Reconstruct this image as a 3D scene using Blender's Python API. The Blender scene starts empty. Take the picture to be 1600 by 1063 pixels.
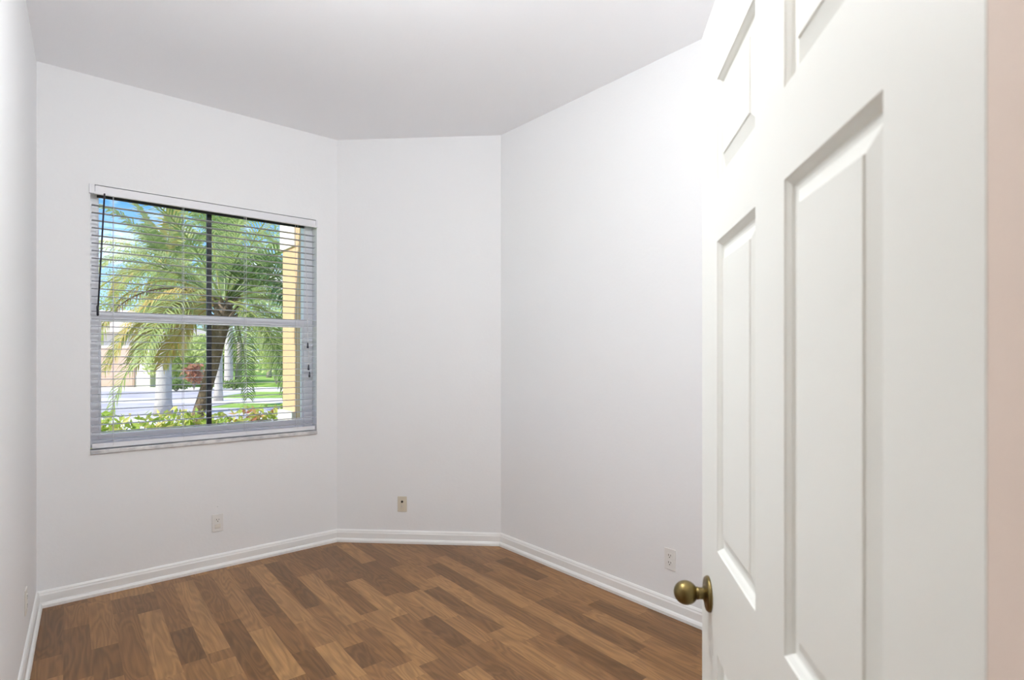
import bpy, bmesh, math, random
from mathutils import Vector, Matrix

S = bpy.context.scene
C = S.collection
CT, ST = 0.6494, 0.7604            # heading of the view: forward = (CT, ST)
EYE = 1.40
F = 864.0

# ------------------------------------------------------------------ camera, sky, sun, added lamps, exposure
S.view_settings.view_transform = 'Standard'
S.view_settings.look = 'None'
S.view_settings.gamma = 1
S.view_settings.use_curve_mapping = False
S.view_settings.exposure = 0.0
S.cycles.use_denoising = True
S.cycles.max_bounces = 14
S.cycles.diffuse_bounces = 8
S.cycles.transparent_max_bounces = 24
S.cycles.sample_clamp_indirect = 6

cd = bpy.data.cameras.new('camera')
cam = bpy.data.objects.new('camera', cd)
C.objects.link(cam)
cd.sensor_width = 36
cd.lens = F / 1600 * 36
cd.shift_y = 25.5 / 1600
cd.clip_start = 0.02
cd.clip_end = 400
cd.dof.use_dof = True
cd.dof.focus_distance = 3.4
cd.dof.aperture_fstop = 5.6
cam.location = (0, 0, EYE)
cam.rotation_euler = (math.pi / 2, 0, math.atan2(ST, CT) - math.pi / 2)
S.camera = cam

world = bpy.data.worlds.new('sky')
S.world = world
world.use_nodes = True
wt = world.node_tree
wt.nodes.clear()
def wn(t, **k):
    n = wt.nodes.new(t)
    for a, b in k.items(): setattr(n, a, b)
    return n
w_out = wn('ShaderNodeOutputWorld'); w_bg = wn('ShaderNodeBackground')
w_tc = wn('ShaderNodeTexCoord'); w_sep = wn('ShaderNodeSeparateXYZ')
w_ramp = wn('ShaderNodeValToRGB')
w_ramp.color_ramp.elements[0].position = 0.0; w_ramp.color_ramp.elements[0].color = (0.50, 0.74, 1.0, 1)
w_ramp.color_ramp.elements[1].position = 0.55; w_ramp.color_ramp.elements[1].color = (0.05, 0.22, 0.62, 1)
e = w_ramp.color_ramp.elements.new(0.25); e.color = (0.08, 0.30, 0.70, 1)
w_noise = wn('ShaderNodeTexNoise'); w_noise.inputs['Scale'].default_value = 5.5
w_noise.inputs['Detail'].default_value = 6; w_noise.inputs['Roughness'].default_value = 0.55
w_map = wn('ShaderNodeMapping'); w_map.inputs['Scale'].default_value = (1, 1, 2.2)
w_map.inputs['Location'].default_value = (0.3, 0.1, 0.25)
w_cr = wn('ShaderNodeValToRGB')
w_cr.color_ramp.elements[0].position = 0.50; w_cr.color_ramp.elements[0].color = (0, 0, 0, 1)
w_cr.color_ramp.elements[1].position = 0.62; w_cr.color_ramp.elements[1].color = (1, 1, 1, 1)
w_mix = wn('ShaderNodeMix', data_type='RGBA'); w_mix.inputs['B'].default_value = (1.0, 1.0, 1.05, 1)
L = wt.links.new
L(w_tc.outputs['Generated'], w_sep.inputs[0]); L(w_sep.outputs['Z'], w_ramp.inputs['Fac'])
L(w_tc.outputs['Generated'], w_map.inputs[0]); L(w_map.outputs[0], w_noise.inputs['Vector'])
L(w_noise.outputs['Fac'], w_cr.inputs['Fac']); L(w_cr.outputs['Color'], w_mix.inputs['Factor'])
L(w_ramp.outputs['Color'], w_mix.inputs['A']); L(w_mix.outputs['Result'], w_bg.inputs['Color'])
w_bg.inputs['Strength'].default_value = 1.7
L(w_bg.outputs[0], w_out.inputs['Surface'])

sd = bpy.data.lights.new('sun', 'SUN')
sd.energy = 6.5; sd.angle = math.radians(0.6); sd.color = (1.0, 0.95, 0.86)
sun = bpy.data.objects.new('sun', sd); C.objects.link(sun)
SUN_DIR = Vector((-0.75, -0.117, 0.64)).normalized()
sun.rotation_euler = SUN_DIR.to_track_quat('Z', 'Y').to_euler()
sun.location = (-10, 0, 12)

ROOM_FILL, HALL_FILL, UPLIGHT_FILL = 39.0, 4.0, 64.0      # radiance of the glass of the added, unseen lamps

# ------------------------------------------------------------------ helpers
def cw(X, Z, z=0.0):
    """camera-heading ground coordinates (right, forward) to the world"""
    return Vector((X * ST + Z * CT, -X * CT + Z * ST, z))

class MB:
    def __init__(self): self.v = []; self.f = []; self.m = []; self.t = []
    def face(self, pts, mi=0, tint=0.5):
        n = len(self.v); self.v += [tuple(p) for p in pts]; self.f.append(list(range(n, n + len(pts)))); self.m.append(mi); self.t.append(tint)
    def mesh(self, vs, fs, mi=0, tint=0.5):
        n = len(self.v); self.v += [tuple(p) for p in vs]
        for q in fs: self.f.append([i + n for i in q]); self.m.append(mi); self.t.append(tint)
    def box(self, x0, x1, y0, y1, z0, z1, mi=0):
        vs = [(x0,y0,z0),(x1,y0,z0),(x1,y1,z0),(x0,y1,z0),(x0,y0,z1),(x1,y0,z1),(x1,y1,z1),(x0,y1,z1)]
        self.mesh(vs, [(3,2,1,0),(4,5,6,7),(0,1,5,4),(1,2,6,5),(2,3,7,6),(3,0,4,7)], mi)
    def prism(self, poly, z0, z1, mi=0):
        a = sum(poly[i][0]*poly[(i+1)%len(poly)][1]-poly[(i+1)%len(poly)][0]*poly[i][1] for i in range(len(poly)))
        if a < 0: poly = poly[::-1]
        n = len(poly)
        vs = [(p[0],p[1],z0) for p in poly] + [(p[0],p[1],z1) for p in poly]
        fs = [tuple(range(n-1,-1,-1)), tuple(range(n,2*n))] + [(i,(i+1)%n,n+(i+1)%n,n+i) for i in range(n)]
        self.mesh(vs, fs, mi)
    def tube(self, pts, rad, n=10, caps=True, mi=0, tint=0.5):
        pts = [Vector(p) for p in pts]
        if not hasattr(rad, '__len__'): rad = [rad]*len(pts)
        vs = []; fs = []
        t0 = (pts[1]-pts[0]).normalized()
        a = t0.orthogonal().normalized()
        for i, p in enumerate(pts):
            t = (pts[min(i+1,len(pts)-1)]-pts[max(i-1,0)]).normalized()
            a = (a - t*a.dot(t)).normalized(); b = t.cross(a)
            for k in range(n):
                w = 2*math.pi*k/n
                vs.append(p + (a*math.cos(w)+b*math.sin(w))*rad[i])
        for i in range(len(pts)-1):
            for k in range(n):
                fs.append((i*n+k, i*n+(k+1)%n, (i+1)*n+(k+1)%n, (i+1)*n+k))
        if caps:
            fs.append(tuple(range(n-1,-1,-1))); m = (len(pts)-1)*n; fs.append(tuple(range(m,m+n)))
        self.mesh(vs, fs, mi, tint)
    def lathe(self, prof, n=32, M=Matrix.Identity(4), mi=0):
        """profile (r, h) turned about local z, then moved by M"""
        vs = []; fs = []
        for r, h in prof:
            for k in range(n):
                w = 2*math.pi*k/n; vs.append(M @ Vector((r*math.cos(w), r*math.sin(w), h)))
        for i in range(len(prof)-1):
            for k in range(n):
                fs.append((i*n+k, i*n+(k+1)%n, (i+1)*n+(k+1)%n, (i+1)*n+k))
        fs.append(tuple(range(n-1,-1,-1))); m=(len(prof)-1)*n; fs.append(tuple(range(m,m+n)))
        self.mesh(vs, fs, mi)
    def build(self, name, mats, parent=None, bevel=0, smooth=False, loc=None, rot=0, seg=2, merge=False):
        me = bpy.data.meshes.new(name); me.from_pydata(self.v, [], self.f); me.update()
        if not isinstance(mats, (list, tuple)): mats = [mats]
        for m in mats: me.materials.append(m)
        me.polygons.foreach_set('material_index', self.m)
        if len(set(self.t)) > 1:
            at = me.attributes.new('tint', 'FLOAT', 'FACE'); at.data.foreach_set('value', self.t)
        if merge:
            bm = bmesh.new(); bm.from_mesh(me); bmesh.ops.remove_doubles(bm, verts=bm.verts, dist=1e-5)
            bmesh.ops.recalc_face_normals(bm, faces=bm.faces); bm.to_mesh(me); bm.free()
        if smooth: me.polygons.foreach_set('use_smooth', [True]*len(me.polygons))
        o = bpy.data.objects.new(name, me); C.objects.link(o)
        if loc is not None: o.location = loc
        o.rotation_euler.z = rot
        if parent: o.parent = parent
        if bevel:
            b = o.modifiers.new('bevel', 'BEVEL'); b.width = bevel; b.segments = seg; b.limit_method = 'ANGLE'; b.angle_limit = math.radians(40)
        return o

def tag(o, label, cat, group=None, kind=None):
    o['label'] = label; o['category'] = cat
    if group: o['group'] = group
    if kind: o['kind'] = kind
    return o
def empty(name, loc=(0,0,0), rot=0, parent=None):
    o = bpy.data.objects.new(name, None); C.objects.link(o); o.location = loc; o.rotation_euler.z = rot; o.empty_display_size = 0.1
    if parent: o.parent = parent
    return o
def copy_tree(o, parent=None):
    c = o.copy(); C.objects.link(c)
    if parent: c.parent = parent
    for ch in list(o.children): copy_tree(ch, c)
    return c

# ------------------------------------------------------------------ materials
def mat(name, col, rough=0.6, metal=0.0, spec=0.5, bump=None, var=None):
    """bump = (scale, strength, distance); var = (scale, second colour, detail)"""
    m = bpy.data.materials.new(name); m.use_nodes = True
    nt = m.node_tree; p = nt.nodes['Principled BSDF']
    p.inputs['Base Color'].default_value = (*col, 1); p.inputs['Roughness'].default_value = rough
    p.inputs['Metallic'].default_value = metal; p.inputs['Specular IOR Level'].default_value = spec
    if bump or var:
        tc = nt.nodes.new('ShaderNodeTexCoord')
    if bump:
        n = nt.nodes.new('ShaderNodeTexNoise'); n.inputs['Scale'].default_value = bump[0]; n.inputs['Detail'].default_value = 3
        b = nt.nodes.new('ShaderNodeBump'); b.inputs['Strength'].default_value = bump[1]; b.inputs['Distance'].default_value = bump[2]
        nt.links.new(tc.outputs['Object'], n.inputs['Vector']); nt.links.new(n.outputs['Fac'], b.inputs['Height']); nt.links.new(b.outputs[0], p.inputs['Normal'])
    if var:
        n = nt.nodes.new('ShaderNodeTexNoise'); n.inputs['Scale'].default_value = var[0]; n.inputs['Detail'].default_value = var[2]
        r = nt.nodes.new('ShaderNodeValToRGB'); r.color_ramp.elements[0].position = 0.4; r.color_ramp.elements[1].position = 0.62
        r.color_ramp.elements[0].color = (*col, 1); r.color_ramp.elements[1].color = (*var[1], 1)
        nt.links.new(tc.outputs['Object'], n.inputs['Vector']); nt.links.new(n.outputs['Fac'], r.inputs['Fac']); nt.links.new(r.outputs['Color'], p.inputs['Base Color'])
    return m

def leaf_mat(name, stops, trans=0.45, rough=0.45):
    """leaf colour runs along the per-leaf attribute 'tint'"""
    m = bpy.data.materials.new(name); m.use_nodes = True; nt = m.node_tree; nt.nodes.clear()
    out = nt.nodes.new('ShaderNodeOutputMaterial'); at = nt.nodes.new('ShaderNodeAttribute'); at.attribute_name = 'tint'
    r = nt.nodes.new('ShaderNodeValToRGB'); el = r.color_ramp.elements
    el[0].position, el[0].color = stops[0][0], (*stops[0][1], 1); el[1].position, el[1].color = stops[-1][0], (*stops[-1][1], 1)
    for p_, c_ in stops[1:-1]:
        q = el.new(p_); q.color = (*c_, 1)
    p = nt.nodes.new('ShaderNodeBsdfPrincipled'); p.inputs['Roughness'].default_value = rough; p.inputs['Specular IOR Level'].default_value = 0.4
    t = nt.nodes.new('ShaderNodeBsdfTranslucent'); mx = nt.nodes.new('ShaderNodeMixShader'); mx.inputs[0].default_value = trans
    k = nt.links.new
    k(at.outputs['Fac'], r.inputs['Fac']); k(r.outputs['Color'], p.inputs['Base Color']); k(r.outputs['Color'], t.inputs['Color'])
    k(p.outputs[0], mx.inputs[1]); k(t.outputs[0], mx.inputs[2]); k(mx.outputs[0], out.inputs['Surface'])
    return m

def emit_mat(name, col, s):
    m = bpy.data.materials.new(name); m.use_nodes = True; p = m.node_tree.nodes['Principled BSDF']
    p.inputs['Emission Color'].default_value = (*col, 1); p.inputs['Emission Strength'].default_value = s
    return m

def glass_mat():
    m = bpy.data.materials.new('window glass'); m.use_nodes = True; nt = m.node_tree; nt.nodes.clear()
    out = nt.nodes.new('ShaderNodeOutputMaterial'); tr = nt.nodes.new('ShaderNodeBsdfTransparent'); tr.inputs[0].default_value = (0.97, 0.98, 0.98, 1)
    g = nt.nodes.new('ShaderNodeBsdfGlossy'); g.inputs['Roughness'].default_value = 0.15
    mx = nt.nodes.new('ShaderNodeMixShader'); mx.inputs[0].default_value = 0.015
    nt.links.new(tr.outputs[0], mx.inputs[1]); nt.links.new(g.outputs[0], mx.inputs[2]); nt.links.new(mx.outputs[0], out.inputs['Surface'])
    return m

M = dict(
    wall=mat('white wall paint', (0.857, 0.862, 0.872), 0.75, spec=0.25, bump=(55, 0.14, 0.004)),
    ceil=mat('ceiling paint', (0.915, 0.92, 0.94), 0.85, spec=0.15, bump=(90, 0.12, 0.004)),
    peach=mat('peach hall paint', (0.80, 0.68, 0.60), 0.7, spec=0.25, bump=(60, 0.12, 0.003)),
    trim=mat('white trim enamel', (0.86, 0.86, 0.85), 0.35, bump=(30, 0.03, 0.002)),
    door=mat('door enamel', (0.85, 0.86, 0.82), 0.42, bump=(40, 0.03, 0.002)),
    brass=mat('antique brass', (0.22, 0.165, 0.065), 0.33, metal=1.0, var=(30, (0.17, 0.125, 0.05), 2)),
    frame=mat('white aluminium frame', (0.90, 0.91, 0.95), 0.35),
    bronze=mat('dark bronze bar', (0.012, 0.014, 0.02), 0.5),
    slat=mat('white blind rail', (0.80, 0.80, 0.83), 0.4),
    slat_backlit=mat('white slat darkened as backlit', (0.40, 0.40, 0.46), 0.4),  # white slats; backlit shade is put into their colour
    cord=mat('blind cord', (0.72, 0.72, 0.74), 0.8),
    wand=mat('smoked tilt wand', (0.03, 0.03, 0.045), 0.25),
    marble=mat('sill marble', (0.78, 0.77, 0.76), 0.3, var=(14, (0.50, 0.50, 0.52), 5)),
    plate=mat('ivory outlet plate', (0.76, 0.73, 0.67), 0.35),
    wplate=mat('white outlet plate', (0.80, 0.79, 0.77), 0.35),
    beige=mat('beige cable plate', (0.66, 0.60, 0.49), 0.4),
    dark=mat('dark slot', (0.03, 0.025, 0.02), 0.6),
    steel=mat('steel', (0.6, 0.6, 0.6), 0.3, metal=1.0),
    stucco=mat('tan stucco', (0.66, 0.44, 0.26), 0.9, spec=0.1, bump=(40, 0.4, 0.01)),
    white_out=mat('white masonry', (0.80, 0.78, 0.75), 0.8, spec=0.2),
    lawn=mat('lawn', (0.20, 0.36, 0.06), 0.9, spec=0.1, bump=(25, 0.6, 0.03), var=(3.0, (0.36, 0.48, 0.13), 6)),
    road=mat('asphalt', (0.42, 0.40, 0.45), 0.9, spec=0.15, var=(0.5, (0.56, 0.54, 0.58), 5)),
    walk=mat('concrete walk', (0.74, 0.71, 0.69), 0.85, spec=0.15, var=(1.5, (0.66, 0.63, 0.62), 5)),
    mulch=mat('mulch', (0.20, 0.13, 0.08), 0.95, spec=0.1, var=(12, (0.34, 0.26, 0.17), 5)),
    garage=mat('peach garage door', (0.58, 0.41, 0.33), 0.7),
    house=mat('pale stucco', (0.84, 0.76, 0.70), 0.85, spec=0.1),
    roof=mat('pale roof tile', (0.70, 0.62, 0.56), 0.8, spec=0.1, var=(4, (0.58, 0.48, 0.42), 4)),
    bark=mat('palm bark', (0.17, 0.125, 0.09), 0.95, spec=0.1, bump=(22, 1.0, 0.03), var=(9, (0.27, 0.20, 0.14), 5)),
    pale_bark=mat('pale palm bark', (0.52, 0.48, 0.44), 0.9, spec=0.1, bump=(16, 0.5, 0.02), var=(6, (0.46, 0.43, 0.40), 5)),
    tree_bark=mat('grey tree bark', (0.42, 0.38, 0.33), 0.9, spec=0.1, var=(5, (0.30, 0.26, 0.22), 5)),
)
M['glass'] = glass_mat()
M['frond'] = leaf_mat('palm leaflets', [(0.0, (0.06, 0.13, 0.03)), (0.35, (0.20, 0.30, 0.08)), (0.6, (0.50, 0.56, 0.20)), (0.78, (0.66, 0.48, 0.16)), (1.0, (0.28, 0.17, 0.13))])
M['leaf'] = leaf_mat('tree leaves', [(0.0, (0.17, 0.27, 0.08)), (0.5, (0.46, 0.56, 0.20)), (1.0, (0.80, 0.84, 0.44))], 0.5)
M['croton'] = leaf_mat('shrub leaves', [(0.0, (0.14, 0.28, 0.04)), (0.45, (0.42, 0.54, 0.09)), (0.75, (0.78, 0.72, 0.26)), (0.9, (0.62, 0.30, 0.16)), (1.0, (0.35, 0.10, 0.07))], 0.4)
M['red_leaf'] = leaf_mat('red leaves', [(0.0, (0.30, 0.10, 0.07)), (1.0, (0.62, 0.34, 0.20))], 0.4)

def floor_material():
    m = bpy.data.materials.new('oak laminate'); m.use_nodes = True; nt = m.node_tree
    p = nt.nodes['Principled BSDF']; k = nt.links.new
    def nd(t, **kw):
        n = nt.nodes.new(t)
        for a, b in kw.items(): setattr(n, a, b)
        return n
    tc = nd('ShaderNodeTexCoord'); tone = nd('ShaderNodeAttribute'); tone.attribute_name = 'tone'; seed = nd('ShaderNodeAttribute'); seed.attribute_name = 'seed'
    comb = nd('ShaderNodeCombineXYZ')
    mul = nd('ShaderNodeMath', operation='MULTIPLY'); mul.inputs[1].default_value = 37.0
    k(seed.outputs['Fac'], mul.inputs[0]); k(mul.outputs[0], comb.inputs[2]); k(mul.outputs[0], comb.inputs[1])
    rot = nd('ShaderNodeMapping'); rot.inputs['Rotation'].default_value = (0,0,0.0294); k(tc.outputs['Object'], rot.inputs[0])
    add = nd('ShaderNodeVectorMath', operation='ADD'); k(rot.outputs[0], add.inputs[0]); k(comb.outputs[0], add.inputs[1])
    # fine straight pores along the board
    mp = nd('ShaderNodeMapping'); mp.inputs['Scale'].default_value = (90, 3.0, 1); k(add.outputs[0], mp.inputs[0])
    n1 = nd('ShaderNodeTexNoise'); n1.inputs['Scale'].default_value = 1.0; n1.inputs['Detail'].default_value = 5; k(mp.outputs[0], n1.inputs['Vector'])
    # cathedral figure
    mp2 = nd('ShaderNodeMapping'); mp2.inputs['Scale'].default_value = (13, 1.7, 1); k(add.outputs[0], mp2.inputs[0])
    n2 = nd('ShaderNodeTexNoise'); n2.inputs['Scale'].default_value = 1.0; n2.inputs['Detail'].default_value = 1.5; n2.inputs['Distortion'].default_value = 0.4; k(mp2.outputs[0], n2.inputs['Vector'])
    mm = nd('ShaderNodeMath', operation='MULTIPLY'); mm.inputs[1].default_value = 62.0; k(n2.outputs['Fac'], mm.inputs[0])
    sn = nd('ShaderNodeMath', operation='SINE'); k(mm.outputs[0], sn.inputs[0])
    base = nd('ShaderNodeValToRGB'); el = base.color_ramp.elements
    el[0].position = 0.0; el[0].color = FLOOR_DARK; el[1].position = 1.0; el[1].color = FLOOR_LIGHT
    q = el.new(0.5); q.color = FLOOR_MID
    k(tone.outputs['Fac'], base.inputs['Fac'])
    g1 = nd('ShaderNodeMapRange'); g1.inputs['From Min'].default_value = 0.3; g1.inputs['From Max'].default_value = 0.7; g1.inputs['To Min'].default_value = 0.84; g1.inputs['To Max'].default_value = 1.14; k(n1.outputs['Fac'], g1.inputs['Value'])
    g2 = nd('ShaderNodeMapRange'); g2.inputs['From Min'].default_value = -1; g2.inputs['From Max'].default_value = 1; g2.inputs['To Min'].default_value = 0.84; g2.inputs['To Max'].default_value = 1.12; k(sn.outputs[0], g2.inputs['Value'])
    gm = nd('ShaderNodeMath', operation='MULTIPLY'); k(g1.outputs[0], gm.inputs[0]); k(g2.outputs[0], gm.inputs[1])
    vm = nd('ShaderNodeVectorMath', operation='SCALE'); k(base.outputs['Color'], vm.inputs[0]); k(gm.outputs[0], vm.inputs['Scale'])
    k(vm.outputs[0], p.inputs['Base Color'])
    p.inputs['Roughness'].default_value = 0.38; p.inputs['Specular IOR Level'].default_value = 0.35
    b = nd('ShaderNodeBump'); b.inputs['Strength'].default_value = 0.05; b.inputs['Distance'].default_value = 0.002; k(n1.outputs['Fac'], b.inputs['Height']); k(b.outputs[0], p.inputs['Normal'])
    return m
FLOOR_DARK = (0.145, 0.068, 0.024, 1); FLOOR_MID = (0.245, 0.120, 0.044, 1); FLOOR_LIGHT = (0.375, 0.20, 0.078, 1)
M['floor'] = floor_material()

# ------------------------------------------------------------------ room shell
HT = 3.04
A = Vector((-0.014, 4.05)); B = Vector((1.713, 4.05)); Cc = Vector((2.60, 3.17)); R = Vector((2.60, -0.22)); K = Vector((0.69, -0.22)); H = Vector((0.405, 0.063))
J = Vector((-0.190, 0.671))
loop = [J, A, B, Cc, R, K, H]
def offset(i, d):
    """corner i of the room moved d outwards (negative: into the room), mitred"""
    n = len(loop); p = loop[i]; a = loop[i-1]; b = loop[(i+1) % n]
    d1 = (p-a).normalized(); d2 = (b-p).normalized()
    n1 = Vector((-d1.y, d1.x)); n2 = Vector((-d2.y, d2.x))
    m = (n1+n2); m = m / m.length
    return p + m * (d / max(0.3, m.dot(n1)))
T = 0.20
def wall_quad(i, t=T): return [loop[i], loop[i+1], offset(i+1, t), offset(i, t)]

def struct(o, label, cat): return tag(o, label, cat, kind='structure')

# left wall, far end mitred, near end squared off at the doorway
mb = MB(); mb.prism([(J.x,J.y),(A.x,A.y),tuple(offset(1,T)),(J.x-0.14,J.y+0.09)], -0.15, HT)
struct(mb.build('wall_left', M['wall']), 'plain white wall at the left edge, seen almost edge-on', 'wall')
# window wall with its opening
WX0, WX1, WZ0, WZ1 = 0.224, 1.559, 0.828, 2.408
oA, oB = offset(1,T), offset(2,T)
mb = MB()
mb.prism([A,(WX0,4.05),(WX0,4.25),oA], -0.15, HT)
mb.prism([(WX1,4.05),B,oB,(WX1,4.25)], -0.15, HT)
mb.prism([(WX0,4.05),(WX1,4.05),(WX1,4.25),(WX0,4.25)], -0.15, WZ0)
mb.prism([(WX0,4.05),(WX1,4.05),(WX1,4.25),(WX0,4.25)], WZ1, HT)
struct(mb.build('wall_back', M['wall']), 'white wall holding the window with blinds', 'wall')
mb = MB(); mb.prism(wall_quad(2), -0.15, HT)
struct(mb.build('wall_corner', M['wall']), 'short angled white wall between window wall and right wall', 'wall')
mb = MB(); mb.prism(wall_quad(3), -0.15, HT)
struct(mb.build('wall_right', M['wall']), 'long white wall running behind the open door', 'wall')
mb = MB(); mb.prism([R, K, offset(5,0.11), offset(4,0.2)], -0.15, HT)
struct(mb.build('wall_front', M['wall']), 'white wall behind the open door', 'wall')

# doorway wall: e1 runs along it, e2 towards the hall
E1 = Vector((0.7071,-0.7071)); E2 = Vector((-0.7071,-0.7071))
def hp(a, b): return H + E1*a + E2*b
WT = 0.115
mb = MB(); q = [hp(0,0), K, offset(5,0.11), hp(0,WT)]
mb.prism([tuple(p) for p in q], -0.15, HT)
# faces turned to the opening and to the hall carry the peach paint
for fi in range(len(mb.f)):
    vs = [Vector(mb.v[i]) for i in mb.f[fi]]
    nrm = (vs[1]-vs[0]).cross(vs[2]-vs[0]).normalized()
    if abs(nrm.z) < 0.5 and (nrm.xy.dot(E2) > 0.5 or nrm.xy.dot(E1) < -0.5): mb.m[fi] = 1
struct(mb.build('wall_doorway', [M['wall'], M['peach']]), 'wall stub the door hangs on, peach on the hall side', 'wall')
mb = MB(); mb.prism([tuple(hp(0,0)), tuple(hp(0,WT)), tuple(hp(-1.0,WT)), tuple(hp(-0.8405,0))], 2.06, HT)
struct(mb.build('wall_header', [M['peach']]), 'wall over the doorway', 'wall')

# hall behind the camera
def hall_box(a0,a1,b0,b1,z0,z1):
    m = MB(); m.prism([tuple(hp(a0,b0)),tuple(hp(a1,b0)),tuple(hp(a1,b1)),tuple(hp(a0,b1))], z0, z1); return m
struct(hall_box(-1.12,-1.0,WT,2.6,-0.15,HT).build('wall_hall_left', M['peach']), 'peach hall wall left of the doorway', 'wall')
struct(hall_box(0.55,0.67,WT,2.6,-0.15,HT).build('wall_hall_right', M['peach']), 'peach hall wall right of the doorway', 'wall')
struct(hall_box(-1.12,0.67,2.6,2.72,-0.15,HT).build('wall_hall_end', M['peach']), 'peach wall at the end of the hall', 'wall')
mb = MB(); mb.prism([tuple(hp(-0.8405,0)),tuple(hp(-0.8405,WT)),tuple(hp(-1.12,WT)),tuple(hp(-1.12,0.06))], -0.15, HT)
struct(mb.build('wall_jamb', M['peach']), 'narrow wall end left of the doorway', 'wall')

mb = MB(); mb.prism([(-0.24,4.26),(2.85,4.26),(2.85,-2.6),(-2.6,-2.6),(-2.6,1.0),(-0.36,1.0)], HT, HT+0.25)
struct(mb.build('ceiling', M['ceil']), 'smooth white ceiling of the room', 'ceiling')

# floor: oak strips run from the doorway side to the window side
STRIP, P0 = 0.1043, -0.3271
FA = Vector((0.9996, -0.0294)); FB = Vector((0.0294, 0.9996))      # across and along the strips
rng = random.Random(11)
# strips read off the real floor: row -> (start, end, tone 0 dark .. 1 light)
PLANKS = {
    2: [(3.13, 3.35, 0.4), (3.41, 3.96, 0.1)],
    3: [(3.04, 3.64, 0.25), (3.67, 3.97, 0.5)],
    4: [(2.96, 3.31, 0.15), (3.33, 3.94, 0.6)],
    5: [(2.89, 3.69, 0.4), (3.74, 3.91, 0.2)],
    6: [(2.82, 3.61, 0.8), (3.66, 3.9, 0.2)],
    7: [(2.89, 3.27, 0.05), (3.3, 3.9, 0.5)],
    8: [(2.65, 2.82, 0.75), (2.92, 3.95, 0.8)],
    9: [(2.55, 3.21, 0.1), (3.36, 4.0, 0.35)],
    10: [(2.47, 3.02, 0.95), (3.06, 4.03, 0.65)],
    11: [(2.38, 2.67, 0.1), (2.71, 3.14, 0.33), (3.14, 3.59, 0.12), (3.64, 4.0, 0.42)],
    12: [(2.3, 2.66, 0.95), (2.71, 2.96, 0.68), (2.96, 3.95, 0.85)],
    13: [(2.23, 2.35, 0.5), (2.36, 2.57, 0.1), (2.72, 3.1, 0.55), (3.16, 3.94, 0.1)],
    14: [(2.14, 2.27, 0.85), (2.25, 2.68, 0.35), (2.78, 3.58, 0.75)],
    15: [(2.21, 2.84, 0.72), (2.87, 3.41, 0.28), (3.42, 3.62, 0.45), (3.67, 4.05, 0.2)],
    16: [(1.92, 2.05, 0.85), (2.7, 3.31, 0.85)],
    17: [(1.93, 2.24, 0.22), (2.24, 2.59, 0.08), (2.97, 3.39, 0.15), (3.81, 4.0, 0.08)],
    18: [(2.19, 2.51, 0.62), (2.52, 2.93, 0.8), (3.54, 3.99, 0.75)],
    19: [(1.82, 2.25, 0.75), (2.29, 2.57, 0.28), (2.64, 2.9, 0.15), (3.35, 3.89, 0.2)],
    20: [(2.08, 2.66, 0.75)],
    21: [(1.51, 1.99, 0.1), (2.75, 3.23, 0.08)],
    22: [(1.63, 2.36, 0.75), (2.84, 3.32, 0.66)],
    23: [(1.67, 2.37, 0.2), (2.89, 3.25, 0.12)],
    24: [(1.71, 2.1, 0.75), (2.36, 3.02, 0.6)],
    25: [(1.79, 2.16, 0.12), (2.59, 3.02, 0.1)]}
def floor_mesh():
    vs, fs, tone, seed = [], [], [], []
    for r in range(-2, 30):
        x0 = P0+r*STRIP; x1 = x0+STRIP
        known = sorted(PLANKS.get(r, [])); cells = []; y = -2.3-rng.random()*0.5
        for a, b, t in known + [(4.3, 4.3, 0)]:
            while a-y > 0.09:
                l = rng.choice([0.38,0.45,0.55,0.65,0.8]); e_ = a if a-y-l < 0.25 else y+l
                cells.append((y, e_, rng.choice([0.2,0.35,0.42,0.48,0.52,0.58,0.66,0.8]))); y = e_
            if b > a:
                cells.append((y if a-y > -0.09 and a-y < 0.09 else a, b, t)); y = b
        for a,b,t in cells:
            if b <= a: continue
            n = len(vs)
            for p_, q_ in ((x0,a),(x1,a),(x1,b),(x0,b)):
                w = FA*p_ + FB*q_; vs.append((w.x, w.y, 0))
            fs.append((n,n+1,n+2,n+3))
            tone.append(min(1,max(0,t+rng.uniform(-0.04,0.04)))); seed.append(rng.random())
    # cut to the room
    me = bpy.data.meshes.new('floor'); me.from_pydata(vs,[],fs); me.materials.append(M['floor'])
    for nm, dat in (('tone',tone),('seed',seed)):
        a = me.attributes.new(nm,'FLOAT','FACE'); a.data.foreach_set('value',dat)
    bm = bmesh.new(); bm.from_mesh(me)
    for co, no in (((-0.30,0,0),(-1,0,0)),((2.72,0,0),(1,0,0)),((0,4.14,0),(0,1,0)),((0,-2.2,0),(0,-1,0))):
        bmesh.ops.bisect_plane(bm, geom=bm.verts[:]+bm.edges[:]+bm.faces[:], plane_co=co, plane_no=no, clear_outer=True)
    bm.to_mesh(me); bm.free()
    # thickness of the boards
    o = bpy.data.objects.new('floor', me); C.objects.link(o)
    so = o.modifiers.new('thickness','SOLIDIFY'); so.thickness = 0.012; so.offset = -1
    return o
struct(floor_mesh(), 'oak laminate floor in light and dark brown strips', 'floor')
mb = MB(); mb.prism([tuple(hp(-1.12,0.9)),tuple(hp(0.67,0.9)),tuple(hp(0.67,2.72)),tuple(hp(-1.12,2.72))], -0.1, -0.002)
struct(mb.build('floor_hall', M['walk']), 'pale tiled hall floor', 'floor')

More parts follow.
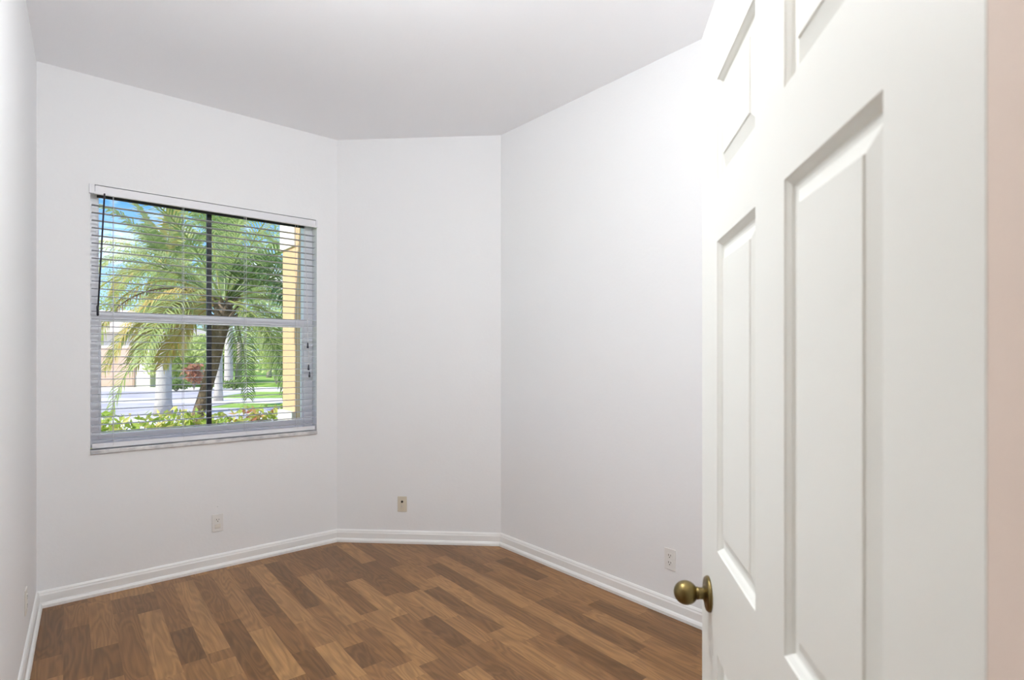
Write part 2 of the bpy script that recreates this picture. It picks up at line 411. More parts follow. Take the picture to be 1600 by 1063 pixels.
# baseboards
PROF = [(0,0),(0.027,0),(0.027,0.016),(0.022,0.025),(0.0145,0.030),(0.0145,0.068),(0.011,0.076),(0.0105,0.082),(0.005,0.090),(0,0.092)]
def baseboard(name, i, label, p0=None, p1=None):
    mb = MB(); n = len(PROF)
    a = [offset(i,-d) if p0 is None else p0(d) for d,_ in PROF]; b = [offset(i+1,-d) if p1 is None else p1(d) for d,_ in PROF]
    vs = [(a[k].x,a[k].y,PROF[k][1]) for k in range(n)] + [(b[k].x,b[k].y,PROF[k][1]) for k in range(n)]
    fs = [(k,k+1,n+k+1,n+k) for k in range(n-1)] + [tuple(range(n-1,-1,-1)), tuple(range(n,2*n))]
    mb.mesh(vs, fs)
    o = mb.build(name, M['trim'], merge=True)
    return struct(o, label, 'baseboard')
dl = (A-J).normalized(); nl = Vector((dl.y,-dl.x))
baseboard('baseboard_left', 0, 'white baseboard along the left wall', p0=lambda d: J+dl*0.03+nl*d)
baseboard('baseboard_back', 1, 'white baseboard under the window')
baseboard('baseboard_corner', 2, 'white baseboard of the short angled wall')
baseboard('baseboard_right', 3, 'white baseboard along the right wall, running behind the door')

# ------------------------------------------------------------------ window
win = empty('window_1', ((WX0+WX1)/2, 4.15, WZ0))
struct(win, 'white single-hung window with dark centre bar, blind hanging before it', 'window')
ox, oy, oz = win.location
def wbox(m, x0,x1,y0,y1,z0,z1): m.box(x0-ox,x1-ox,y0-oy,y1-oy,z0-oz,z1-oz)
mb = MB()
FX0, FX1, FZ0, FZ1 = 0.270, 1.493, 0.912, 2.365
wbox(mb, WX0+.001,FX0,4.135,4.20,WZ0+.023,WZ1-.001); wbox(mb, FX1,WX1-.001,4.135,4.20,WZ0+.023,WZ1-.001)
wbox(mb, FX0,FX1,4.135,4.20,WZ0+.023,FZ0-.012); wbox(mb, FX0,FX1,4.135,4.20,FZ1+.01,WZ1-.001)
mb.build('frame', M['frame'], win, bevel=0.003)
mb = MB()
wbox(mb, FX0,FX1,4.138,4.175,1.612,1.672)
mb.build('meeting_rail', M['frame'], win, bevel=0.004)
mb = MB(); wbox(mb, FX0,FX1,4.14,4.18,FZ0-.012,FZ0+.02); wbox(mb, FX0,FX0+.012,4.145,4.18,FZ0,1.612); wbox(mb, FX1-.012,FX1,4.145,4.18,FZ0,1.612)
mb.build('lower_sash', M['frame'], win, bevel=0.003)
mb = MB(); wbox(mb, FX0,FX1,4.15,4.154,FZ0+.02,1.612); mb.build('pane', M['glass'], win)
mb = MB(); wbox(mb, FX0,FX1,4.165,4.169,1.672,FZ1); mb.build('pane', M['glass'], win)
mb = MB(); wbox(mb, .858,.888,4.178,4.198,FZ0-.012,FZ1); mb.build('center_bar', M['bronze'], win, bevel=0.002)
mb = MB(); wbox(mb, FX0-.01,FX1+.01,4.122,4.14,2.351,2.400); mb.build('head_bar', M['bronze'], win, bevel=0.002)
mb = MB()
wbox(mb, WX0+.0005,WX1-.0005,4.035,4.125,WZ0-.0005,WZ0+.0225)
mb.build('sill', M['marble'], win, bevel=0.003)
for zz in (1.628, 1.655):
    pass

# ------------------------------------------------------------------ blind
bl = empty('window_blind', ((WX0+WX1)/2, 4.085, 2.40))
tag(bl, 'white horizontal slat blind let down over the window, slats open', 'blind')
bx, by, bz = bl.location
def bbox(m,x0,x1,y0,y1,z0,z1): m.box(x0-bx,x1-bx,y0-by,y1-by,z0-bz,z1-bz)
mb = MB(); bbox(mb, WX0+.022,WX1-.012,4.042,4.052,2.366,2.4015); bbox(mb, WX0+.014,WX1-.008,4.036,4.054,2.350,2.366); bbox(mb, WX0-.006,WX0+.020,4.034,4.049,2.352,2.406); bbox(mb, WX1-.012,WX1+.004,4.034,4.049,2.352,2.404)
mb.build('valance', M['slat'], bl, bevel=0.002)
mb = MB(); bbox(mb, WX0+.012,WX1-.012,4.062,4.108,2.376,2.402); mb.build('head_rail', M['frame'], bl, bevel=0.002)
mb = MB(); bbox(mb, WX0+.008,WX1-.008,4.062,4.110,0.856,0.886); mb.build('bottom_rail', M['slat'], bl, bevel=0.004)
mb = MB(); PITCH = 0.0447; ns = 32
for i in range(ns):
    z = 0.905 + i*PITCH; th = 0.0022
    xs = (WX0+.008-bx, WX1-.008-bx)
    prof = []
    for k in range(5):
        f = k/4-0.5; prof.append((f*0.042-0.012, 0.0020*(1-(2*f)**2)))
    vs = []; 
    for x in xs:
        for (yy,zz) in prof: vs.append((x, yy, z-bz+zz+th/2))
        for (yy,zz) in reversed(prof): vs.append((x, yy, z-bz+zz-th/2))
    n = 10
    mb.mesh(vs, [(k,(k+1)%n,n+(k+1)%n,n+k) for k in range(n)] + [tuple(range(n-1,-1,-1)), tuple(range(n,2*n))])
mb.build('slats', M['slat_backlit'], bl)
for x in (0.335, 0.700, 1.072, 1.420):
    mb = MB()
    for y in (4.0495, 4.0965): mb.tube([(x-bx,y-by,0.87-bz),(x-bx,y-by,2.36-bz)], 0.0012, 6)
    mb.build('ladder_cord', M['cord'], bl)
mb = MB(); mb.tube([(0.289-bx,4.018-by,2.355-bz),(0.258-bx,4.036-by,1.645-bz)], 0.0045, 8)
mb.lathe([(0.001,-.004),(0.006,0),(0.0065,.05),(0.0045,.06)], 10, Matrix.Translation((0.258-bx,4.036-by,1.640-bz)))
mb.build('tilt_wand', M['wand'], bl, smooth=True)
cordm = MB()
for x, z in ((1.492,1.47),(1.497,1.33),(1.502,1.27)): cordm.tube([(1.47-bx,4.05-by,2.35-bz),(x-bx,4.045-by,z-bz)], 0.0012, 6)
pc = cordm.build('pull_cord', M['cord'], bl)
for x, z in ((1.490,1.478),(1.497,1.318),(1.503,1.265)):
    t = MB(); t.lathe([(0.001,0.022),(0.004,0.02),(0.0075,-.012),(0.007,-.018),(0.001,-.02)], 10, Matrix.Translation((x-bx,4.045-by,z-bz)))
    t.build('tassel', M['wand'], pc, smooth=True)

# ------------------------------------------------------------------ door
DANG = math.atan2(0.6596, 0.7516)
door = empty('door_1', (H.x+0.7516*0.001, H.y+0.6596*0.001, 0.012), DANG)
struct(door, 'white six-panel door standing open at the right, antique brass knob', 'door')
DW, DH, DT = 0.811, 2.028, 0.035
cols = [(0.111,0.331),(0.4445,0.678)]
rows = [(0.215,0.870),(1.053,1.604),(1.710,1.893)]
rows = [(a-0.012,b-0.012) for a,b in rows]
mb = MB()
xs = [0] + [v for c in cols for v in c] + [DW]; zs = [0] + [v for r in rows for v in r] + [DH]
hole = lambda i,j: i in (1,3) and j in (1,3,5)
for side, y in ((1,0.0),(-1,-DT)):
    for i in range(5):
        for j in range(7):
            if hole(i,j): continue
            q = [(xs[i],y,zs[j]),(xs[i+1],y,zs[j]),(xs[i+1],y,zs[j+1]),(xs[i],y,zs[j+1])]
            mb.face(q[::-1] if side == 1 else q)
# outer edges
mb.face([(0,0,0),(0,0,DH),(0,-DT,DH),(0,-DT,0)]); mb.face([(DW,0,0),(DW,-DT,0),(DW,-DT,DH),(DW,0,DH)])
mb.face([(0,0,DH),(DW,0,DH),(DW,-DT,DH),(0,-DT,DH)]); mb.face([(0,0,0),(0,-DT,0),(DW,-DT,0),(DW,0,0)])
# moulded sticking round each opening
STK = [(0.0,0.0),(0.0015,-0.0022),(0.0060,-0.0062),(0.0085,-0.0098),(0.0120,-0.0105)]
for c in cols:
    for r in rows:
        for side in (1,-1):
            def ring(inset, dy):
                y = dy if side == 1 else -DT-dy
                return [(c[0]+inset,y,r[0]+inset),(c[1]-inset,y,r[0]+inset),(c[1]-inset,y,r[1]-inset),(c[0]+inset,y,r[1]-inset)]
            for (i0,d0),(i1,d1) in zip(STK,STK[1:]):
                a, b = ring(i0,d0), ring(i1,d1)
                for k in range(4):
                    q = [a[k],a[(k+1)%4],b[(k+1)%4],b[k]]
                    mb.face(q[::-1] if side == 1 else q)
slab = mb.build('door_slab', M['door'], door, merge=True)
# raised panels
PNL = [(0.0120,-0.0105),(0.0170,-0.0105),(0.0360,-0.0040),(0.0375,-0.0020)]
for c in cols:
    for r in rows:
        m = MB()
        for side in (1,-1):
            def ring(inset, dy):
                y = dy if side == 1 else -DT-dy
                return [(c[0]+inset,y,r[0]+inset),(c[1]-inset,y,r[0]+inset),(c[1]-inset,y,r[1]-inset),(c[0]+inset,y,r[1]-inset)]
            for (i0,d0),(i1,d1) in zip(PNL,PNL[1:]):
                a, b = ring(i0,d0), ring(i1,d1)
                for k in range(4):
                    q = [a[k],a[(k+1)%4],b[(k+1)%4],b[k]]
                    m.face(q[::-1] if side == 1 else q)
            q = ring(*PNL[-1]); m.face(q[::-1] if side == 1 else q)
        m.build('panel', M['door'], door, merge=True)
# knob set, both faces
def knob(side):
    Mx = Matrix.Translation((0.743, 0.0 if side == 1 else -DT, 0.950-0.012)) @ Matrix.Rotation(-math.pi/2*side, 4, 'X')
    k = MB()
    prof = [(0.0112,0.006),(0.0108,0.014),(0.0110,0.019),(0.0120,0.0235)]
    c, r = 0.0430, 0.0222
    for i in range(0, 15):
        a = -math.pi/2 + 0.50 + (math.pi-0.50)*i/14
        prof.append((max(0.0005, r*math.cos(a)), c + r*1.0*math.sin(a)))
    k.lathe(prof, 36, Mx)
    ko = k.build('door_knob', M['brass'], door, smooth=True)
    ko['label'] = 'round antique brass knob'
    k = MB(); k.lathe([(0.0325,0.0),(0.0325,0.003),(0.0300,0.0065),(0.0240,0.0078),(0.0200,0.0070),(0.0150,0.0095),(0.0105,0.0125),(0.0100,0.0140)], 40, Mx)
    k.build('rosette', M['brass'], ko, smooth=True)
knob(1); knob(-1)
m = MB(); m.box(DW-0.0005, DW+0.0015, -0.029,-0.006, 0.91,0.967); m.build('latch_plate', M['brass'], door)
for z in (0.2,1.0,1.78):
    m = MB(); m.tube([(-0.001,-DT-0.005,z),(-0.001,-DT-0.005,z+0.089)], 0.0055, 10); m.build('hinge', M['brass'], door)

# ------------------------------------------------------------------ outlets
def outlet(name, loc, rot, label, style, pm, group=None):
    o = empty(name, loc, rot); tag(o, label, 'outlet', group)
    m = MB(); m.box(-.035,.035,-.0055,0,-.0575,.0575); m.build('cover_plate', pm, o, bevel=0.003, seg=3)
    def recept(zc, blank=False):
        r = MB(); pts = []
        for k in range(24):
            a = 2*math.pi*k/24; pts.append((0.0172*math.cos(a), max(-0.0135,min(0.0135,0.0172*math.sin(a)))))
        n = 24
        r.mesh([(p[0],-.0055,zc+p[1]) for p in pts]+[(p[0],-.0075,zc+p[1]) for p in pts],[(k,n+k,n+(k+1)%n,(k+1)%n) for k in range(n)]+[tuple(range(n,2*n))[::-1]])
        ro = r.build('receptacle', pm, o)
        if blank:
            return
        for (x0,x1,z0,z1) in ((-.0078,-.0052,-.001,.0085),(.0052,.0078,-.001,.0070),(-.0026,.0026,-.0105,-.0055)):
            s = MB(); s.box(x0,x1,-.0080,-.0074,zc+z0,zc+z1); s.build('slot', M['dark'], ro)
    if style == 'duplex': recept(0.0195); recept(-0.0195)
    elif style == 'capped':
        recept(0.0195); recept(-0.0195, True)
        c = MB(); c.box(-.0175,.0175,-.0105,-.0075,-.034,-.006); cp = c.build('safety_cap', M['plate'], o, bevel=0.002)
    else:
        c = MB(); c.lathe([(0.0085,0),(0.0085,.003),(0.0070,.0045)], 20, Matrix.Translation((0,-.0055,.019)) @ Matrix.Rotation(math.pi/2,4,'X'))
        c.build('cable_jack', M['dark'], o)
        c = MB(); c.lathe([(0.0048,0),(0.0048,.002),(0.003,.0022)], 16, Matrix.Translation((0,-.0055,-.016)) @ Matrix.Rotation(math.pi/2,4,'X'))
        c.build('screw', M['steel'], o)
    if style == 'duplex' or style == 'capped':
        c = MB(); c.lathe([(0.003,0),(0.003,.001),(0.001,.0015)], 12, Matrix.Translation((0,-.0055,0)) @ Matrix.Rotation(math.pi/2,4,'X')); c.build('screw', pm, o)
    return o
outlet('wall_outlet', (0.895,4.05,0.298), 0, 'white wall outlet under the window, lower socket capped', 'capped', M['wplate'])
dbc = (Cc-B).normalized()
tb = 0.505
pb = B + dbc*tb
outlet('cable_outlet', (pb.x,pb.y,0.290), math.atan2(dbc.y,dbc.x), 'small beige cable plate with black jack on short angled wall', 'cable', M['beige'])
outlet('wall_outlet', (2.60,1.722,0.300), -math.pi/2, 'white double wall outlet on right wall, left of the brass knob', 'duplex', M['wplate'])
lp = A - dl*0.70
outlet('wall_outlet', (lp.x,lp.y,0.285), math.atan2(dl.y,dl.x), 'outlet on left wall seen edge-on just above the baseboard', 'duplex', M['plate'])
m = MB(); m.lathe([(0.0015,0),(0.0015,.004),(0.0028,.005),(0.0005,.0062)], 10, Matrix.Translation((0.895,4.05,0.405)) @ Matrix.Rotation(math.pi/2,4,'X'))
tag(m.build('nail', M['steel']), 'tiny nail in the wall above the capped outlet under the window', 'nail')

# ------------------------------------------------------------------ added lamps (unseen fittings that brighten room and hall)
def fill_pendant(x, y, glow, col, label, drop, r):
    """added globe pendant for fill light: rose, rod, frosted globe lit from inside"""
    o = empty('added_pendant', (x,y,HT)); tag(o, label, 'added ceiling light')
    m = MB(); m.lathe([(.06,0),(.06,-.012),(.03,-.03),(.008,-.036)], 28); m.build('ceiling_rose', M['trim'], o)
    m = MB(); m.tube([(0,0,-.03),(0,0,-drop+r*.9)], .006, 10); m.build('rod', M['brass'], o)
    m = MB(); m.lathe([(max(.001,r*math.sin(math.pi*k/16)), -drop+r*math.cos(math.pi*k/16)) for k in range(17)], 32); m.build('fill_globe', emit_mat('lit fill globe', col, glow), o, smooth=True)
fill_pendant(0.58, 1.33, ROOM_FILL, (0.955,0.988,1.0), 'added unseen white globe pendant in the room, just in front of the doorway', 0.46, 0.18)  # added out of view, daylight alone leaves the room too dim
hl = hp(-0.3, 1.25)
fill_pendant(hl.x, hl.y, HALL_FILL, (0.97,1.0,0.97), 'added unseen white globe pendant in the hall behind the viewer', 0.50, 0.18)  # added behind the camera as extra light from the hall

fl = empty('added_uplight', (1.62, 0.12, 0)); tag(fl, 'added unseen white uplighter fill lamp in the corner behind the open door', 'fill lamp')  # added uplight, out of view, to brighten the ceiling
m = MB(); m.lathe([(.13,0),(.13,.012),(.12,.02),(.02,.03)], 32); m.build('base', M['trim'], fl)
m = MB(); m.tube([(0,0,.028),(0,0,1.66)], .012, 14); m.build('pole', M['trim'], fl)
m = MB(); m.lathe([(.015,1.65),(.06,1.66),(.12,1.70),(.17,1.77),(.165,1.77),(.115,1.707),(.06,1.67),(.01,1.662)], 36); m.build('uplight_shade', M['trim'], fl, smooth=True)
m = MB(); m.lathe([(.002,1.715),(.09,1.715),(.13,1.735),(.12,1.742),(.002,1.745)], 32); m.build('fill_glass', emit_mat('lit fill glass', (0.97,0.99,1.0), UPLIGHT_FILL), fl)

# ------------------------------------------------------------------ outdoors: ground
GZ = -0.15
def strip(name, X0,X1,Z0,Z1, z0,z1, m, label, cat, skew=0.0):
    b = MB(); b.prism([tuple(cw(X0,Z0).xy),tuple(cw(X1,Z0+skew).xy),tuple(cw(X1,Z1+skew).xy),tuple(cw(X0,Z1).xy)], z0, z1)
    return struct(b.build(name, m), label, cat)
strip('ground', -120,80,-20,140, GZ-.3, GZ, M['lawn'], 'green lawn seen through the window', 'lawn')
strip('planting_bed', -9,1.0,4.6,9.3, GZ, GZ+.02, M['mulch'], 'mulched bed under the palm outside the window', 'bed')
strip('sidewalk', -40,30,11.0,13.1, GZ, GZ+.02, M['walk'], 'pale near sidewalk beyond the shrubs', 'sidewalk', 1.0)
strip('road', -60,40,13.3,16.5, GZ, GZ+.012, M['road'], 'grey street seen through the lower window', 'street')
strip('sidewalk_far', -60,40,18.2,20.2, GZ, GZ+.02, M['walk'], 'pale far sidewalk across the street', 'sidewalk')
strip('driveway', -24,-11.2,20.2,24.2, GZ, GZ+.015, M['road'], 'grey driveway in front of the peach garage', 'driveway')
strip('driveway_apron', -24,-9.2,16.5,18.2, GZ, GZ+.015, M['road'], 'grey driveway apron by the street', 'driveway')
strip('garage_forecourt', -26,-5,24.2,27.4, GZ, GZ+.02, M['walk'], 'bright concrete before the peach garage', 'paving')

# pier of the facade right of the window
pr = empty('facade_pier', (1.72, 4.78, GZ))
struct(pr, 'tan stucco pier outside, right of the window', 'pier')
def pbox(m,x0,x1,y0,y1,z0,z1): m.box(x0-1.72,x1-1.72,y0-4.78,y1-4.78,z0-GZ,z1-GZ)
m = MB(); pbox(m,1.565,1.95,4.52,4.82,0.95,2.29); m.build('shaft', M['stucco'], pr)
m = MB(); pbox(m,1.565,1.95,4.25,4.52,GZ,3.3); m.build('wing_wall', M['stucco'], pr)
m = MB(); pbox(m,1.535,2.0,4.505,4.86,GZ,0.95); m.build('base', M['white_out'], pr)
m = MB(); pbox(m,1.55,2.0,4.505,4.85,2.29,3.3); m.build('cornice', M['white_out'], pr)

# garage house across the street
hs = empty('house', tuple(cw(-19.5,30,GZ)), math.atan2(-CT, ST))
tag(hs, 'pale house with peach garage door across the street, at window left', 'house')
m = MB(); m.box(-7,1.3,-2.2,3.5,0,2.75); m.build('wall', M['house'], hs)
m = MB(); m.box(-2.6,0.55,-2.28,-2.2,0,1.98)
for k in range(4): m.box(-2.55,0.5,-2.30,-2.28,0.04+k*.49,0.47+k*.49)
m.build('garage_door', M['garage'], hs)
m = MB(); vs=[(-7.6,-2.8,2.75),(1.8,-2.8,2.75),(1.8,4.1,2.75),(-7.6,4.1,2.75),(-4.2,0.65,4.1),(-1.6,0.65,4.1)]
m.mesh(vs,[(0,1,5,4),(1,2,5),(2,3,4,5),(3,0,4),(3,2,1,0)]); m.build('roof', M['roof'], hs)

# ------------------------------------------------------------------ palms
def frond_mesh(mb, p0, az, elev, length, droop, tint, rnd, leaf=0.32, n=32, width=0.0085, stem=0.18):
    """one feather frond: arching midrib with paired leaflets"""
    d = Vector((math.cos(az)*math.cos(elev), math.sin(az)*math.cos(elev), math.sin(elev)))
    pts = [Vector(p0)]; seg = 16
    for i in range(seg):
        d = (d + Vector((0,0,-1))*droop/seg*(0.35+1.5*i/seg)).normalized()
        pts.append(pts[-1] + d*length/seg)
    mb.tube(pts, [0.011*(1-0.85*i/seg)+0.0015 for i in range(seg+1)], 5, tint=min(1,tint+0.06))
    for k in range(n):
        f = stem + (1-stem)*(k+0.5)/n
        x = f*seg; i = min(seg-1,int(x)); p = pts[i].lerp(pts[i+1], x-i)
        t = (pts[i+1]-pts[i]).normalized()
        sd_ = t.cross(Vector((0,0,1)))
        if sd_.length < 0.05: sd_ = Vector((-math.sin(az),math.cos(az),0))
        sd_.normalize(); up = sd_.cross(t).normalized()
        ll = leaf*(0.45+0.55*math.sin(math.pi*min(1,0.18+0.82*f)))*rnd.uniform(0.85,1.12)
        for s in (-1,1):
            dv = (t*(0.55+0.5*f) + sd_*s*0.9 + up*rnd.uniform(0.05,0.32)).normalized()
            a = p; m1 = p + dv*ll*0.5; dv2 = (dv + Vector((0,0,-0.55-rnd.random()*0.35))).normalized(); e_ = m1 + dv2*ll*0.5
            w = (dv.cross(up)).normalized()*width*rnd.uniform(0.8,1.2)
            tt = min(1,max(0,tint+rnd.uniform(-0.10,0.10)))
            mb.face([a-w*.5, a+w*.5, m1+w, m1-w], tint=tt); mb.face([m1-w, m1+w, e_], tint=tt)

def trunk(name, pts, rad, m, parent, base):
    mb = MB(); mb.tube([Vector(p)-Vector(base) for p in pts], rad, 18)
    return mb.build(name, m, parent, smooth=True)

# leaning palm just outside
rnd = random.Random(5)
Zp = 6.5
def pp(px, py, Z=Zp): return cw((px-800)/F*Z, Z, EYE+(557-py)/F*Z)
base = cw((293-800)/F*Zp, Zp, GZ)
palm = empty('palm_tree', base)
tag(palm, 'leaning palm with dark trunk right outside the window', 'palm tree', 'palms outside')
path = [base, pp(298,690), pp(307,655), pp(320,615), pp(332,573), pp(341,530), pp(348,495), pp(351,472)]
trunk('trunk', path, [.085,.075,.066,.064,.066,.078,.095,.085], M['bark'], palm, base)
crown = pp(351,470)
# ring of old leaf bases under the crown
mb = MB()
for k in range(26):
    a = k*2.4; h = -0.02-0.012*k
    d = Vector((math.cos(a),math.sin(a),0.8)).normalized(); p = crown - base + Vector((0,0,h+.05)) + Vector((math.cos(a),math.sin(a),0))*0.06
    mb.tube([p, p+d*0.09, p+d*0.15], [.022,.016,.006], 6)
mb.build('leaf_bases', M['bark'], palm)
VA = math.atan2(ST, CT)      # heading of the view
fr = []
for k in range(18):
    a = k*2.39996+0.4
    f = k/17
    fr.append((a, math.radians(82-95*f+rnd.uniform(-8,8)), 1.55+0.35*rnd.random(), 0.95+0.9*f, 0.30+0.28*rnd.random()))
# named directions: left in the view is VA+90deg, towards the window VA+180deg
LFT, RGT, NEAR = VA+math.pi/2, VA-math.pi/2, VA+math.pi
fr = [q + (.32, .0085) for q in fr]
fr += [(LFT-.05,.42,1.95,2.0,.97,.24,.009),(LFT+.05,.62,1.95,2.9,.62,.40,.011),(LFT+.45,.75,1.85,2.9,.58,.40,.011),(LFT-.3,.5,1.75,2.8,.66,.38,.011),
       (LFT+.9,.35,1.45,2.7,.74,.38,.011),(LFT-.6,.4,1.5,2.7,.70,.36,.011),(LFT+.25,.15,1.3,2.4,.68,.36,.011),(LFT+.3,.85,2.0,2.0,.45,.36,.010),
       (RGT-.02,.75,1.85,2.9,.38,.44,.011),(RGT-.2,.6,1.6,2.8,.25,.42,.011),(RGT+.7,.55,1.6,2.8,.60,.40,.011),(RGT+.25,.3,1.35,2.4,.58,.38,.010),
       (LFT+.1,-.15,1.3,1.6,.66,.38,.011),(LFT-.2,-.4,1.15,1.1,.71,.36,.011),(LFT+.5,-.35,1.1,1.1,.62,.36,.011),(LFT+.3,.05,1.5,1.9,.64,.38,.011),(LFT-.4,.0,1.35,1.8,.6,.38,.011),
       (RGT+.1,-.1,1.3,1.7,.58,.38,.011),(RGT-.3,-.3,1.2,1.4,.4,.38,.011),
       (NEAR+.80,.50,2.15,1.7,.06,.46,.012),(NEAR+.92,.62,2.1,1.8,.10,.44,.012),(NEAR+1.2,.8,1.9,1.7,.25,.40,.010)]
for (a,el_,ln,dr,ti,lf,wd) in fr:
    mb = MB(); frond_mesh(mb, crown-base+Vector((math.cos(a)*.04,math.sin(a)*.04,0)), a, el_, ln, dr, ti, rnd, lf, 38, wd)
    mb.build('frond', M['frond'], palm)

# pale-trunked palm by the street
def simple_palm(px, pyb, Z, hz, r, label, nf, ln, seed, leaf, tintr):
    rn = random.Random(seed); b = cw((px-800)/F*Z, Z, GZ)
    o = empty('palm_tree', b); tag(o, label, 'palm tree', 'palms outside')
    top = Vector((0.05,0.05,hz))
    trunk('trunk', [b, b+Vector((.01,0,.4)), b+top*.5, b+top], [r*1.25,r,r*.85,r*.7], M['pale_bark'], o, b)
    for k in range(nf):
        a = k*2.39996; f = k/(nf-1)
        mb = MB(); frond_mesh(mb, top, a, math.radians(80-100*f+rn.uniform(-8,8)), ln*rn.uniform(.85,1.1), 0.9+1.0*f, rn.uniform(*tintr), rn, leaf, 36, 0.028)
        mb.build('frond', M['frond'], o)
    return o
simple_palm(255, 650, 14.4, 3.9, .19, 'palm with thick pale trunk by the street, left of the leaning palm', 20, 2.1, 3, .5, (.35,.68))
simple_palm(341, 630, 19.0, 5.4, .13, 'slim pale-trunked palm across the street, behind the centre bar', 18, 2.5, 4, .5, (.35,.6))
simple_palm(357, 595, 27.0, 6.5, .2, 'far pale-trunked palm right of the centre bar', 18, 3.2, 6, .7, (.4,.6))

# ------------------------------------------------------------------ trees and shrubs
def leaf_cloud(mb, blobs, count, size, rnd, tint):
    for _ in range(count):
        c, r = rnd.choice(blobs)
        while True:
            q = Vector((rnd.uniform(-1,1),rnd.uniform(-1,1),rnd.uniform(-1,1)))
            if 0.25 < q.length < 1: break
        p = c + Vector((q.x*r[0],q.y*r[1],q.z*r[2]))
        n = Vector((rnd.gauss(0,1),rnd.gauss(0,1),rnd.gauss(0,1)+.6)).normalized(); u = n.orthogonal().normalized(); w = n.cross(u)
        an = rnd.uniform(0,6.28); u, w = u*math.cos(an)+w*math.sin(an), w*math.cos(an)-u*math.sin(an)
        s = size*rnd.uniform(.6,1.3); t = min(1,max(0,tint+rnd.uniform(-.3,.3)))
        mb.face([p-u*s, p-w*s*.42+n*s*.08, p+u*s, p+w*s*.42+n*s*.08], tint=t)

def shade_tree(px, Z, top_py, spread, label, seed, tint, low=1.5, count=2600, size=.125):
    rn = random.Random(seed); b = cw((px-800)/F*Z, Z, GZ); ht = EYE+(557-top_py)/F*Z-GZ
    o = empty('shade_tree', b); tag(o, label, 'tree', 'trees across the street')
    t = MB(); t.tube([(0,0,0),(.05,0,low*.6),(.1,.08,low+.4),(.05,.1,ht*.6)], [.2,.16,.13,.05], 10)
    for k in range(6):
        a = k*1.05+rn.random(); t.tube([(.08,.06,low+.25*k),(math.cos(a)*spread*.45,math.sin(a)*spread*.45,low+ht*.3+.1*k),(math.cos(a)*spread*.7,math.sin(a)*spread*.7,low+ht*.42+.15*k)],[.06,.04,.015],6)
    t.build('trunk', M['tree_bark'], o, smooth=True)
    blobs = []
    for k in range(15):
        a = rn.uniform(0,6.28); rr = spread*math.sqrt(rn.random())*.85; zz = low+(ht-low)*rn.uniform(.12,.86)
        s = spread*rn.uniform(.26,.42); blobs.append((Vector((math.cos(a)*rr,math.sin(a)*rr,zz)),(s,s,min(s*.75,ht-zz))))
    m = MB(); leaf_cloud(m, blobs, count, size, rn, tint); m.build('foliage', M['leaf'], o)
shade_tree(190, 44, 380, 4.0, 'loose pale green tree over the far house, at window left', 21, .55)
shade_tree(262, 41, 352, 3.6, 'bright green tree behind the thick pale palm trunk', 22, .6)
shade_tree(318, 43, 335, 4.4, 'tall bright tree directly left of the dark centre bar', 23, .72)
shade_tree(372, 30, 325, 3.4, 'tall pale green tree just right of the centre bar', 24, .66)
shade_tree(420, 40, 372, 4.0, 'yellow green tree beside the tan pier', 25, .7, low=1.0)
shade_tree(355, 54, 345, 6.0, 'big tree far behind the slim palm', 26, .5)
shade_tree(225, 56, 400, 6.0, 'distant dark green tree behind the garage house', 27, .35)
shade_tree(440, 47, 420, 5.0, 'distant tree partly hidden by the tan pier', 28, .6, low=.6)

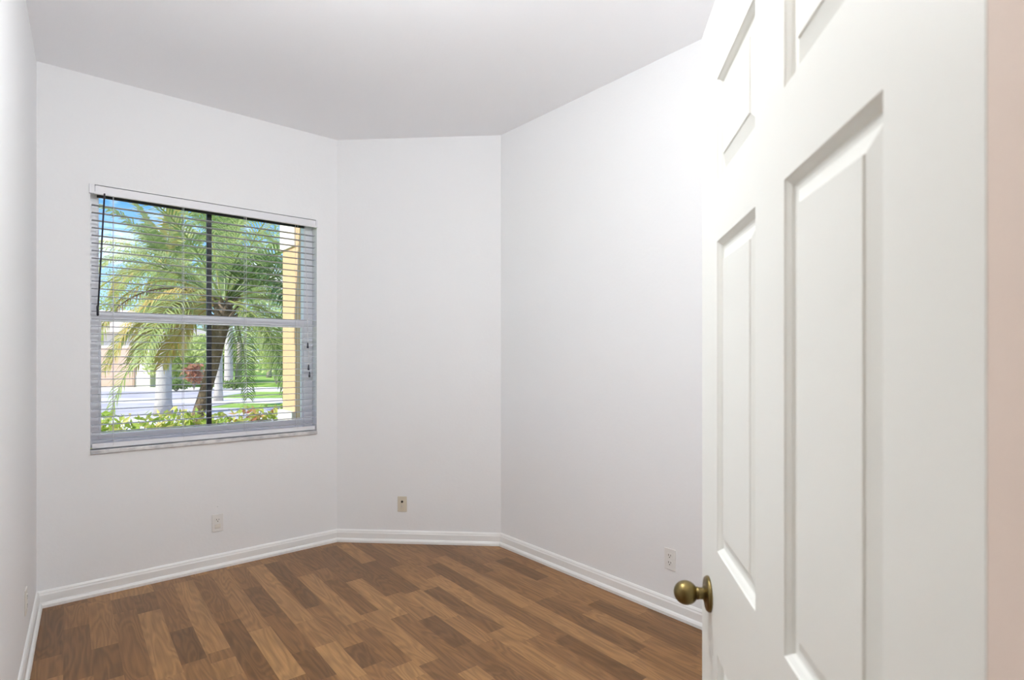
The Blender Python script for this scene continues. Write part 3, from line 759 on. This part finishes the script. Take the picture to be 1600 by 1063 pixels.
def bush(name, pos, r, h, label, cat, seed, tint, m, size, count, group=None):
    rn = random.Random(seed); o = empty(name, pos); tag(o, label, cat, group)
    t = MB()
    for k in range(7):
        a = k*.9; t.tube([(0,0,0),(math.cos(a)*r*.3,math.sin(a)*r*.3,h*.45),(math.cos(a)*r*.55,math.sin(a)*r*.55,h*.8)],[.012,.009,.004],6)
    t.build('stems', M['tree_bark'], o)
    bl_ = [(Vector((math.cos(a)*r*.45,math.sin(a)*r*.45,h*.6)),(r*.6,r*.6,h*.4)) for a in [k*1.05 for k in range(6)]]+[(Vector((0,0,h*.62)),(r*.7,r*.7,h*.4))]
    f = MB(); leaf_cloud(f, bl_, count, size, rn, tint); f.build('leaves', M[m], o); return o
SH = [(0.42,5.75,1.07,'first','yellow green shrub at the lower left corner of the window'),(0.74,5.70,1.05,'','yellow green shrub third of the pane left of the leaning trunk'),
      (1.02,5.85,1.06,'','bushy variegated shrub touching the leaning palm trunk on its left'),(1.32,5.75,1.02,'','variegated shrub right of the dark centre bar'),
      (1.60,5.85,1.04,'','red-tipped variegated shrub midway from centre bar to tan pier'),(1.90,5.80,1.04,'','yellow green shrub next to the white pier base')]
lbl = ['yellow green shrub at the lower left corner of the window','low yellow green shrub below the thick pale palm trunk','bushy yellow green shrub touching the leaning palm trunk',
       'variegated shrub directly right of the dark centre bar','red-tipped shrub midway between centre bar and tan pier','yellow green shrub next to the white pier base']
for i,(x,y,h,_,_2) in enumerate(SH):
    bush('croton_shrub', (x,y,GZ+.02), .27, h, lbl[i], 'shrub', 40+i, .5 if i not in (4,) else .68, 'croton', .042, 1000, 'shrubs under the window')
gl = ['bright bush across the street, just right of the peach garage','bright bush behind the red-leaved plant','pale green bush across the street behind the centre bar',
      'yellow green bush between the far pale palm and the tan pier','bright bush at the edge of the tan pier across the street']
for i,(px,Zb,rb,hb,tb_) in enumerate(((262,27.5,1.1,2.2,.55),(302,28.5,1.3,2.8,.75),(350,32,1.0,2.7,.7),(388,33,1.5,3.0,.85),(432,30,1.4,2.8,.8))):
    bush('garden_bush', cw((px-800)/F*Zb,Zb,GZ), rb, hb, gl[i], 'bush', 70+i, tb_, 'leaf', .14, 1100, 'bushes across the street')
bush('red_shrub', cw((303-800)/F*25,25,GZ), .45, 1.3, 'small red-leaved plant across the street, left of the trunk', 'shrub', 61, .5, 'red_leaf', .14, 200)
bush('low_hedge', cw((275-800)/F*24,24,GZ), .6, .55, 'low dark hedge across the street beside the red-leaved plant', 'hedge', 62, .1, 'leaf', .08, 800)
bush('low_hedge', cw((366-800)/F*25,25,GZ), .6, .5, 'low dark hedge at the foot of the far pale palm', 'hedge', 63, .1, 'leaf', .08, 500)
